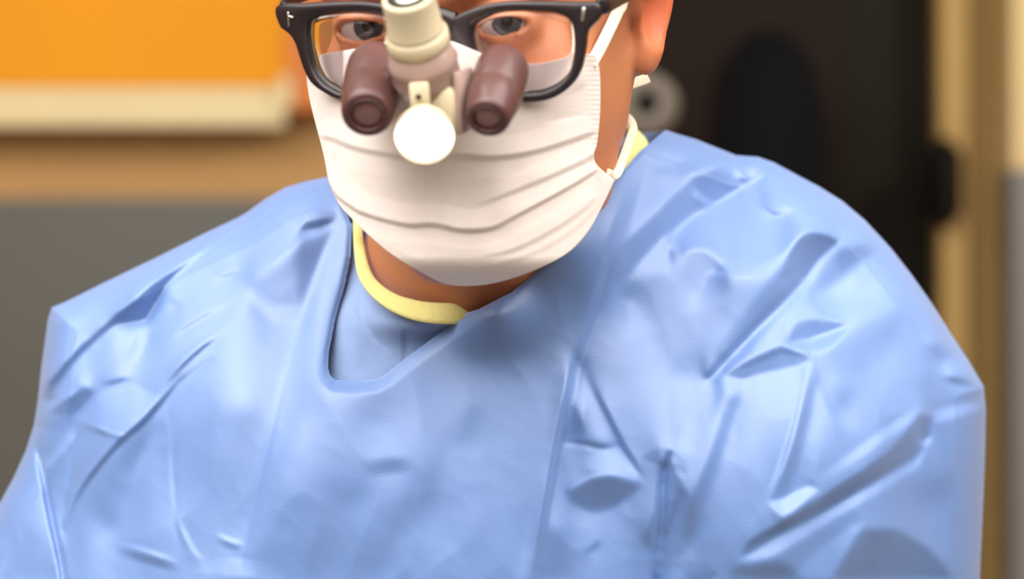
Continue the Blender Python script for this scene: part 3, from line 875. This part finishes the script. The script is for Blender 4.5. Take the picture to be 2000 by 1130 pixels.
# scrub top under the gown
SCR = [(600, 430), (690, 436), (700, 520), (735, 585), (800, 615), (880, 622), (950, 598), (1020, 560), (1020, 640), (900, 740), (800, 800), (600, 800)]
sx = np.arange(590, 1030, 5.); sy = np.arange(425, 810, 5.)
PXs, PYs, us, Fs = cut_grid(sx, sy, SCR)
Ys, _ = gown_base(PXs, PYs)
srel = crease_field(PXs, PYs, [([(693, 590), (715, 640), (760, 690)], VAL, 7, 14, (.2, .3)), ([(790, 640), (792, 680), (790, 720)], VAL, 5, 12, (.2, .3)), ([(690, 560), (690, 640), (700, 720)], SYM, 8, 25, (.3, .3))])
Ys = Ys + .015 + .006 * np.sin(np.clip((PYs - 600) / 200., 0, 1) * np.pi / 2) ** 2 - (srel + gauss2(relief_at(PXs, PYs), 6)) * PXM - .020 * np.exp(-((PXs - 815) / 90) ** 2 - ((PYs - 622) / 38) ** 2)
top = mesh('scrub_top', P(PXs[us], PYs[us], Ys[us]), Fs, M['scrub'], body_root)
tag(top, 'grey-blue scrub shirt showing inside the gown opening')

# yellow neck band
ring = [  # upper edge, lower edge, Y upper, Y lower
    ((708, 432), (690, 428), 1.158, 1.158), ((713, 490), (692, 492), 1.150, 1.148), ((730, 540), (703, 546), 1.138, 1.134), ((768, 572), (742, 592), 1.128, 1.123),
    ((820, 588), (800, 622), 1.121, 1.116), ((878, 592), (868, 632), 1.118, 1.113), ((945, 590), (940, 626), 1.127, 1.124), ((1030, 560), (1040, 592), 1.140, 1.142),
    ((1120, 490), (1140, 515), 1.146, 1.152), ((1180, 400), (1205, 420), 1.162, 1.168), ((1208, 322), (1236, 338), 1.180, 1.184), ((1229, 256), (1266, 282), 1.204, 1.208),
    ((1190, 215), (1215, 262), 1.250, 1.262), ((1060, 200), (1065, 250), 1.278, 1.292), ((900, 230), (890, 280), 1.282, 1.296), ((770, 300), (750, 345), 1.255, 1.268), ((715, 372), (694, 392), 1.205, 1.208)]
upc = catmull([P(a_[0], a_[1], y1) for a_, _, y1, _ in ring], 8, True)
loc_ = catmull([P(b_[0], b_[1], y2) for _, b_, _, y2 in ring], 8, True)
V, F = ribbon(upc, loc_, .0022, True)
nb = mesh('neck_band', V, F, M['yellow'], top); tag(nb, 'pale yellow knitted neckband')

# trousers and shoes below the frame
for s in (-1, 1):
    V, F = lathe((s * .095, 1.275, .70), (s * .1, 1.288, .07), [(0, .085), (.4, .075), (.8, .066), (1, .07), (1, .055)], 28); mesh('trouser_leg', V, F, M['trouser'], body_root)
    V, F = box((s * .106, 1.20, .042), np.eye(3), (.052, .145, .042), .8); mesh('shoe', V, F, M['shoe'], body_root)

# ------------------------------------------------------------------ surgical mask
mask = empty('surgical_mask', P(900, 350, 1.0)); tag(mask, 'white pleated surgical mask with tie straps over the nose and chin', 'mask')
MTOP = catmull([(598, 128), (612, 112), (640, 104), (690, 96), (740, 86), (790, 70), (835, 66), (890, 84), (950, 108), (1000, 122), (1050, 124), (1100, 114), (1140, 106), (1166, 108)], 6)
MBOT = catmull([(641, 352), (660, 395), (690, 430), (730, 468), (770, 500), (820, 530), (868, 553), (920, 558), (980, 549), (1050, 525), (1110, 493), (1150, 450), (1180, 395), (1200, 352)], 6)
MLEF = catmull([(598, 128), (600, 165), (607, 205), (619, 252), (632, 302), (641, 352)], 8)
MRIG = catmull([(1166, 108), (1172, 150), (1172, 220), (1166, 280), (1160, 300), (1166, 322), (1200, 352)], 8)


def resamp(c, n):
    c = np.asarray(c); L = np.concatenate([[0], np.cumsum(np.linalg.norm(np.diff(c, axis=0), axis=1))]); t = np.linspace(0, L[-1], n)
    return np.stack([np.interp(t, L, c[:, k]) for k in range(c.shape[1])], 1)


nu, nv = 190, 150
T, B, Lf, R_ = resamp(MTOP, nu), resamp(MBOT, nu), resamp(MLEF, nv), resamp(MRIG, nv)
uu = np.linspace(0, 1, nu)[None, :, None]; vv = np.linspace(0, 1, nv)[:, None, None]
C = (1 - vv) * T[None] + vv * B[None] + (1 - uu) * Lf[:, None] + uu * R_[:, None] \
    - ((1 - uu) * (1 - vv) * T[0] + uu * (1 - vv) * T[-1] + (1 - uu) * vv * B[0] + uu * vv * B[-1])
MX, MY = C[..., 0], C[..., 1]
MF = []
MF.append(([(622, 262), (650, 268), (690, 284), (745, 296), (820, 305), (896, 300), (960, 304), (1037, 294), (1113, 271), (1166, 252)], ([-3.5, 0, .9, 4], [0, 1, -.5, 0]), 7.5, 11, (.05, .03)))
MF.append(([(640, 330), (655, 375), (694, 406), (713, 415), (751, 427), (801, 437), (850, 436), (903, 447), (960, 443), (1000, 423), (1075, 383), (1130, 352), (1168, 328)], ([-4, 0, .7, 4], [0, 1, -.7, 0]), 8, 10, (.05, .03)))
MF.append(([(930, 400), (1000, 372), (1075, 340), (1130, 315), (1164, 298)], ([-3, 0, .9, 4], [0, 1, -.5, 0]), 6.5, 11, (.4, .03)))
MF.append(([(930, 500), (998, 486), (1075, 448), (1130, 412), (1166, 380)], ([-3, 0, .9, 4], [0, 1, -.4, 0]), 4, 11, (.3, .05)))
MF.append(([(880, 520), (960, 518), (1060, 482), (1130, 436), (1175, 385)], RID, 2.5, 10, (.3, .1)))
MF.append(([(1060, 240), (1100, 232), (1140, 226)], VAL, 2.5, 10, (.3, .2)))
MF.append(([(1020, 190), (1090, 178), (1150, 160)], RID, 2, 12, (.3, .2)))
MF.append(([(648, 300), (655, 310), (652, 325)], SYM, -3, 10, (.3, .2)))
MF.append(([(1168, 330), (1185, 338), (1192, 350)], SYM, -4, 8, (.3, .2)))
MF.append(([(745, 470), (800, 500), (850, 520)], SYM, 3, 18, (.3, .3)))
mrel = crease_field(MX, MY, MF) * .75 + smooth_noise(MX, MY, 110, 9) * 1.6
edge_r = np.exp(-((MX - np.interp(MY, R_[:, 1], R_[:, 0])) / 24.) ** 2) * (MY < 300)
mrel += edge_r * .9 * np.sin(MY * 2 * np.pi / 9.5)
sn = np.clip(-1 + (MX - 592) / 322., -1, 1); cs = np.sqrt(np.clip(1 - sn * sn, 0, 1))
yax = 1.070 + np.clip(MY - 150, -60, 500) / 400. * .026
MYd = yax - .088 * cs - .016 * np.exp(-((MX - 806) / 75) ** 2 - ((MY - 190) / 120) ** 2)
MYd += .018 * np.clip((MY - 500) / 60., 0, 1) ** 2
MYd = MYd - mrel * PXK
# never below the skin
Dr = P(MX, MY, np.ones_like(MX)) - np.array([0, 0, CAMZ])
t = np.full(MX.shape, .9)
for _ in range(40):
    s_ = sdf(np.array([0, 0, CAMZ]) + Dr * t[..., None]) * .001; t = np.minimum(t + np.clip(s_ * .8, -.01, .03), 1.3)
gap = (t - MYd) * 1000
print('MASK gap to skin mm: min %.1f  mean %.1f' % (gap.min(), gap.mean()))
push = np.clip(.003 - (t - MYd), 0, None)
print('push max', push.max())
MYd = MYd - blur(push, 6)
Vm = P(MX, MY, MYd)
ii = np.arange(nu * nv).reshape(nv, nu)
Fm = np.stack([ii[:-1, :-1], ii[1:, :-1], ii[1:, 1:], ii[:-1, 1:]], -1).reshape(-1, 4)
# return edges: hem turned in on all sides
cen = np.array([np.mean(MX), np.mean(MY)])
loop = np.concatenate([ii[0, :], ii[1:, -1], ii[-1, -2::-1], ii[-2:0:-1, 0]])
Vl = Vm.reshape(-1, 3)[loop]
back = Vl + np.array([0, .0035, 0]) + (P(cen[0], cen[1], 1.02) - Vl) * .006
far = Vl + np.array([0, .012, 0]) + (P(cen[0], cen[1], 1.05) - Vl) * .03
n0 = nu * nv; nl = len(loop)
Vall = np.concatenate([Vm.reshape(-1, 3), back, far])
Fx = []
for k in range(nl):
    k2 = (k + 1) % nl
    Fx.append((loop[k], loop[k2], n0 + k2, n0 + k)); Fx.append((n0 + k, n0 + k2, n0 + nl + k2, n0 + nl + k))
mk = mesh('mask_cloth', Vall, Fm.tolist() + [tuple(int(v) for v in q_) for q_ in Fx], M['mask'], mask)


def strap(name, pts, wid, th, parent, m, wdir=None):
    """band along 3D points; wid in m; wdir = width direction"""
    c = catmull(pts, 10); tan = np.gradient(c, axis=0)
    view = np.array([0, 1, 0.]) if wdir is None else np.asarray(wdir, float)
    wv = np.cross(tan, view); wv /= np.linalg.norm(wv, axis=1)[:, None]
    V, F = ribbon(c + wv * wid / 2, c - wv * wid / 2, th); return mesh(name, V, F, m, parent)


strap('upper_tie', [P(1154, 126, 1.012), P(1170, 98, 1.018), P(1190, 58, 1.026), P(1207, 22, 1.033), P(1219, -8, 1.040), H(80, -72, 40), H(79, -95, 70)], .0052, .0011, mask, M['strap'])
strap('lower_tie', [P(1186, 338, 1.048), P(1203, 341, 1.058), P(1216, 312, 1.078), P(1230, 272, 1.108), P(1236, 246, 1.140), P(1218, 226, 1.180), P(1160, 215, 1.21)], .0042, .0011, mask, M['strap'])
strap('tie_end', [P(1222, 168, 1.095), P(1238, 162, 1.100), P(1254, 157, 1.104), P(1266, 152, 1.106)], .0050, .0012, mask, M['strap'])

# ------------------------------------------------------------------ loupe glasses
def frame_pt(px, py, df=0.0):
    """pixel -> the slightly wrapped front plane of the glasses (head frame), moved df mm forward"""
    px = np.asarray(px, float); py = np.asarray(py, float)
    dr = P(px, py, np.ones_like(px)) - np.array([0, 0, CAMZ])
    f = np.full(px.shape, 8.)
    for _ in range(6):
        o = np.array([0, 0, CAMZ]) - NAS
        t = (f * .001 - o @ HF) / (dr @ HF)
        p = np.array([0, 0, CAMZ]) + dr * t[..., None]
        f = 9. - (toH(p)[0] / 66.) ** 2 * 9.
    return p + HF * df * .001


gl = empty('loupe_glasses', frame_pt(855., 60.)); tag(gl, 'black thick-rimmed glasses with two loupe barrels on the surgeon\'s face', 'glasses')

# image-left rim
OL = [(541, 12), (600, 7), (679, 3), (720, 4), (762, 12), (800, 34), (806, 60), (795, 100), (778, 140), (750, 172), (715, 190), (666, 194), (631, 179), (607, 160), (593, 134), (584, 107), (576, 83), (565, 66), (547, 51)]
IL = [(600, 42), (612, 31), (640, 25), (690, 22), (740, 26), (768, 40), (776, 66), (768, 102), (752, 140), (730, 162), (700, 180), (666, 182), (650, 175), (631, 163), (613, 139), (603, 107), (598, 70)]
OR = [(1173, 16), (1171, 34), (1157, 49), (1146, 64), (1143, 88), (1139, 111), (1131, 141), (1115, 166), (1088, 187), (1058, 197), (1020, 199), (970, 196), (935, 176), (908, 140), (888, 95), (868, 56), (872, 42), (912, 21), (953, 8), (993, 3), (1060, 3), (1125, 4), (1164, 5)]
IR = [(1120, 58), (1123, 88), (1120, 119), (1110, 146), (1088, 167), (1056, 181), (1022, 184), (980, 180), (950, 160), (930, 124), (922, 92), (918, 66), (922, 46), (942, 34), (971, 23), (1019, 20), (1072, 23), (1099, 30), (1113, 40)]


def dense(poly, n, cen, sm=1):
    c = np.array(poly, float)
    c = catmull(c, 10, True)
    ang = np.arctan2(c[:, 1] - cen[1], c[:, 0] - cen[0]); r = np.hypot(c[:, 0] - cen[0], c[:, 1] - cen[1])
    o = np.argsort(ang); ang = ang[o]; r = r[o]
    a_ = np.linspace(-np.pi, np.pi, n, endpoint=False)
    rr = np.interp(a_, np.concatenate([ang - 2 * np.pi, ang, ang + 2 * np.pi]), np.concatenate([r, r, r]))
    return np.stack([cen[0] + rr * np.cos(a_), cen[1] + rr * np.sin(a_)], 1)


def rim(Opoly, Ipoly, cen, n=160, th=3.6):
    O = dense(Opoly, n, cen); I = dense(Ipoly, n, cen)
    rings = []
    for (w, df) in ((0, -th), (0, .0), (.12, .7), (.5, 1.0), (.88, .7), (1, 0), (1, -th), (.5, -th - .2)):
        q = O * (1 - w) + I * w; rings.append(frame_pt(q[:, 0], q[:, 1], df))
    V = np.concatenate(rings); m_ = len(rings); F = []
    for r in range(m_):
        for k in range(n):
            F.append((r * n + k, r * n + (k + 1) % n, ((r + 1) % m_) * n + (k + 1) % n, ((r + 1) % m_) * n + k))
    return (V, F), I


rl, ILd = rim(OL, IL, (690, 100)); rr_, IRd = rim(OR, IR, (1022, 100))
bt = np.array([(772, 16), (810, 12), (850, 14), (890, 26)], float); bb = np.array([(790, 46), (815, 38), (850, 40), (882, 62)], float)
bt = catmull(bt, 8); bb = catmull(bb, 8)
nbp = len(bt); rings = [frame_pt(bt[:, 0], bt[:, 1], -3.4), frame_pt(bt[:, 0], bt[:, 1], .4), frame_pt((bt[:, 0] + bb[:, 0]) / 2, (bt[:, 1] + bb[:, 1]) / 2, 1.2), frame_pt(bb[:, 0], bb[:, 1], .4), frame_pt(bb[:, 0], bb[:, 1], -3.4)]
Vb_ = np.concatenate(rings); Fb_ = []
for r in range(5):
    for k in range(nbp - 1): Fb_.append((r * nbp + k, r * nbp + k + 1, ((r + 1) % 5) * nbp + k + 1, ((r + 1) % 5) * nbp + k))
V, F = join(rl, rr_, (Vb_, Fb_))
mesh('frame', V, F, M['frame'], gl)
for I_, cc in ((ILd, (690, 100)), (IRd, (1022, 100))):
    rings = []; n = len(I_)
    cen = np.array(cc, float)
    Vv = []; Ff = []
    ss = [1.03, .8, .55, .3, .08]
    for side, df in ((0, -.6), (1, -2.2)):
        for s in ss:
            q_ = cen + (I_ - cen) * s
            Vv.append(frame_pt(q_[:, 0], q_[:, 1], df + (1 - s * s) * .8))
    order = [0, 1, 2, 3, 4]
    Vv = np.concatenate(Vv); m_ = len(ss)
    for side in (0, 1):
        for r in range(m_ - 1):
            for k in range(n):
                a_ = side * m_ * n
                qd = (a_ + r * n + k, a_ + r * n + (k + 1) % n, a_ + (r + 1) * n + (k + 1) % n, a_ + (r + 1) * n + k)
                Ff.append(qd if side == 0 else qd[::-1])
        qq = tuple(side * m_ * n + (m_ - 1) * n + k for k in range(n)); Ff.append(qq if side == 0 else qq[::-1])
    for k in range(n): Ff.append((k, m_ * n + k, m_ * n + (k + 1) % n, (k + 1) % n))
    mesh('lens', Vv, Ff, M['glass'], gl)
# temples
for s, hp in ((-1, (551., 22.)), (1, (1166., 16.))):
    h = frame_pt(hp[0], hp[1], -3.); hx, hf, hu = toH(h)
    pts = [h, H(hx + s * 2.5, hf - 6, hu + 1), H(s * 78.5, -45, hu + 2), H(s * 80, -82, hu + 2), H(s * 77, -96, hu + 1)]
    strap('temple', pts, .0075, .0032, gl, M['frame'], HX)
# rivets
ns = []
for (x0, y0, x1, y1, w) in ((565, 22, 566, 52, 4.5), (563, 30, 575, 34, 5)):
    a_, b_2 = frame_pt(float(x0), float(y0), 1.), frame_pt(float(x1), float(y1), 1.)
    dd = norm(b_2 - a_); ns.append(box((a_ + b_2) / 2, (dd, np.cross(dd, HF), HF), (np.linalg.norm(b_2 - a_) / 2, w * PXK / 2, .0007), .6))
mesh('rivet', *join(*ns), M['silver'], gl)
a_, b_2 = frame_pt(1142., 13., 1.), frame_pt(1139., 42., 1.); dd = norm(b_2 - a_)
mesh('rivet', *box((a_ + b_2) / 2, (dd, np.cross(dd, HF), HF), (np.linalg.norm(b_2 - a_) / 2, .0008, .0007), .6), M['silver'], gl)
# loupe barrels
for (bx_, by_, yb_, fx_, fy_, yf_, r0, r1) in ((733, 126, .985, 717, 222, .950, .0118, .0108), (984, 128, .972, 952, 230, .944, .0112, .0094)):
    a_ = P(bx_, by_, yb_); b_2 = P(fx_, fy_, yf_)
    V, F = lathe(a_, b_2, [(-.12, .001), (-.10, r0 * .55), (-.04, r0 * .86), (.06, r0 * .98), (.16, r0), (.55, r0 * 1.02), (.58, r0 * .985), (.61, r0 * 1.02), (.80, (r0 + r1) / 2), (.94, r1), (1.0, r1 * .95), (1.025, r1 * .85), (1.03, r1 * .74), (1.015, r1 * .70), (.95, r1 * .68)], 48)
    lb = mesh('loupe_barrel', V, F, M['loupe_l'], gl)
    L = np.linalg.norm(b_2 - a_); dd = (b_2 - a_)
    V, F = lathe(a_ + dd * .98, a_ + dd * 1.02, [(0, r1 * .70), (.5, r1 * .55), (.85, r1 * .3), (1, .0002)], 40); mesh('objective_lens', V, F, M['optic'], lb)
    V, F = lathe(a_ + dd * 1.0, a_ + dd * 1.035, [(0, r1 * .70), (0, r1 * .62), (1, r1 * .62), (1, r1 * .70), (0, r1 * .70)], 40); mesh('retaining_ring', V, F, M['loupe_l'], lb)

# ------------------------------------------------------------------ headlamp on the bridge
lamp = empty('headlamp', P(830, 120, .95)); tag(lamp, 'cream headlamp with glowing lens clipped on the glasses bridge', 'headlamp')
A = P(838, 172, .962); B_ = P(796, -8, .934); AB = B_ - A
dA = norm(AB)
V, F = lathe(A + AB * .62, B_, [(0, .0112), (.04, .0118), (.1, .0113), (.85, .0107), (.93, .0107), (1, .0102), (1.0, .0088), (.96, .0080)], 48); mesh('sleeve', V, F, M['cream'], lamp)
V, F = lathe(B_ - AB * .03, B_ + AB * .01, [(0, .0086), (.6, .0086), (1, .0080), (1, .0062), (.6, .0058)], 40); mesh('end_ring', V, F, M['rubber'], lamp)
V, F = lathe(B_ - AB * .03, B_ + AB * .015, [(0, .006), (.7, .006), (1, .0045), (1, .0001)], 40); mesh('end_cap', V, F, M['silver'], lamp)
V, F = lathe(A + AB * .46, A + AB * .64, [(0, .0118), (.05, .0126), (.35, .0130), (.75, .0128), (.9, .0120), (1, .0105)], 48); mesh('collar', V, F, M['cream'], lamp)
V, F = lathe(A + AB * .02, A + AB * .48, [(0, .0110), (.05, .0128), (.3, .0142), (.55, .0138), (.6, .0145), (.7, .0138), (.95, .0124), (1, .011)], 48); mesh('pivot', V, F, M['clearish'], lamp)
# housing block, tab and screw
mesh('housing', *box(P(866, 212, .962), (HX, HU, HF), (.0088, .0105, .011), .25), M['cream'], lamp)
mesh('side_plate', *box(P(908, 196, .958), (HX, HU, HF), (.0012, .0125, .009), .4), M['clearish'], lamp)
tb = mesh('tab', *box(P(820, 186, .943), (HX, HU, HF), (.0038, .0052, .002), .3), M['cream'], lamp)
c = P(817, 189, .9405); V, F = lathe(c - HF * .0005, c + HF * .0007, [(0, .001), (0, .0011), (1, .001), (1, .0001)], 16); mesh('screw', V, F, M['rubber'], tb)
c = P(829, 266, .934); dl = norm(np.array([0.02, -.85, -.53]))
V, F = lathe(c - dl * .011, c + dl * .001, [(0, .0001), (0, .0085), (.35, .0105), (.8, .0122), (1, .0124), (1.0, .0117), (.93, .0117)], 48); mesh('lamp_head', V, F, M['cream'], lamp)
prof = [(0, .0117), (.45, .0108), (.75, .0080), (.93, .004), (1, .0001)]
V, F = lathe(c - dl * .001, c + dl * .0008, prof, 48); mesh('lamp_lens', V, F, M['glow'], lamp)
# clip from lamp to the bridge
cl0 = P(842, 150, .972); cl1 = frame_pt(842., 30., .5)
strap('clip', [cl0, (cl0 * .5 + cl1 * .5) + HF * .002, cl1], .008, .003, lamp, M['clearish'], HF)
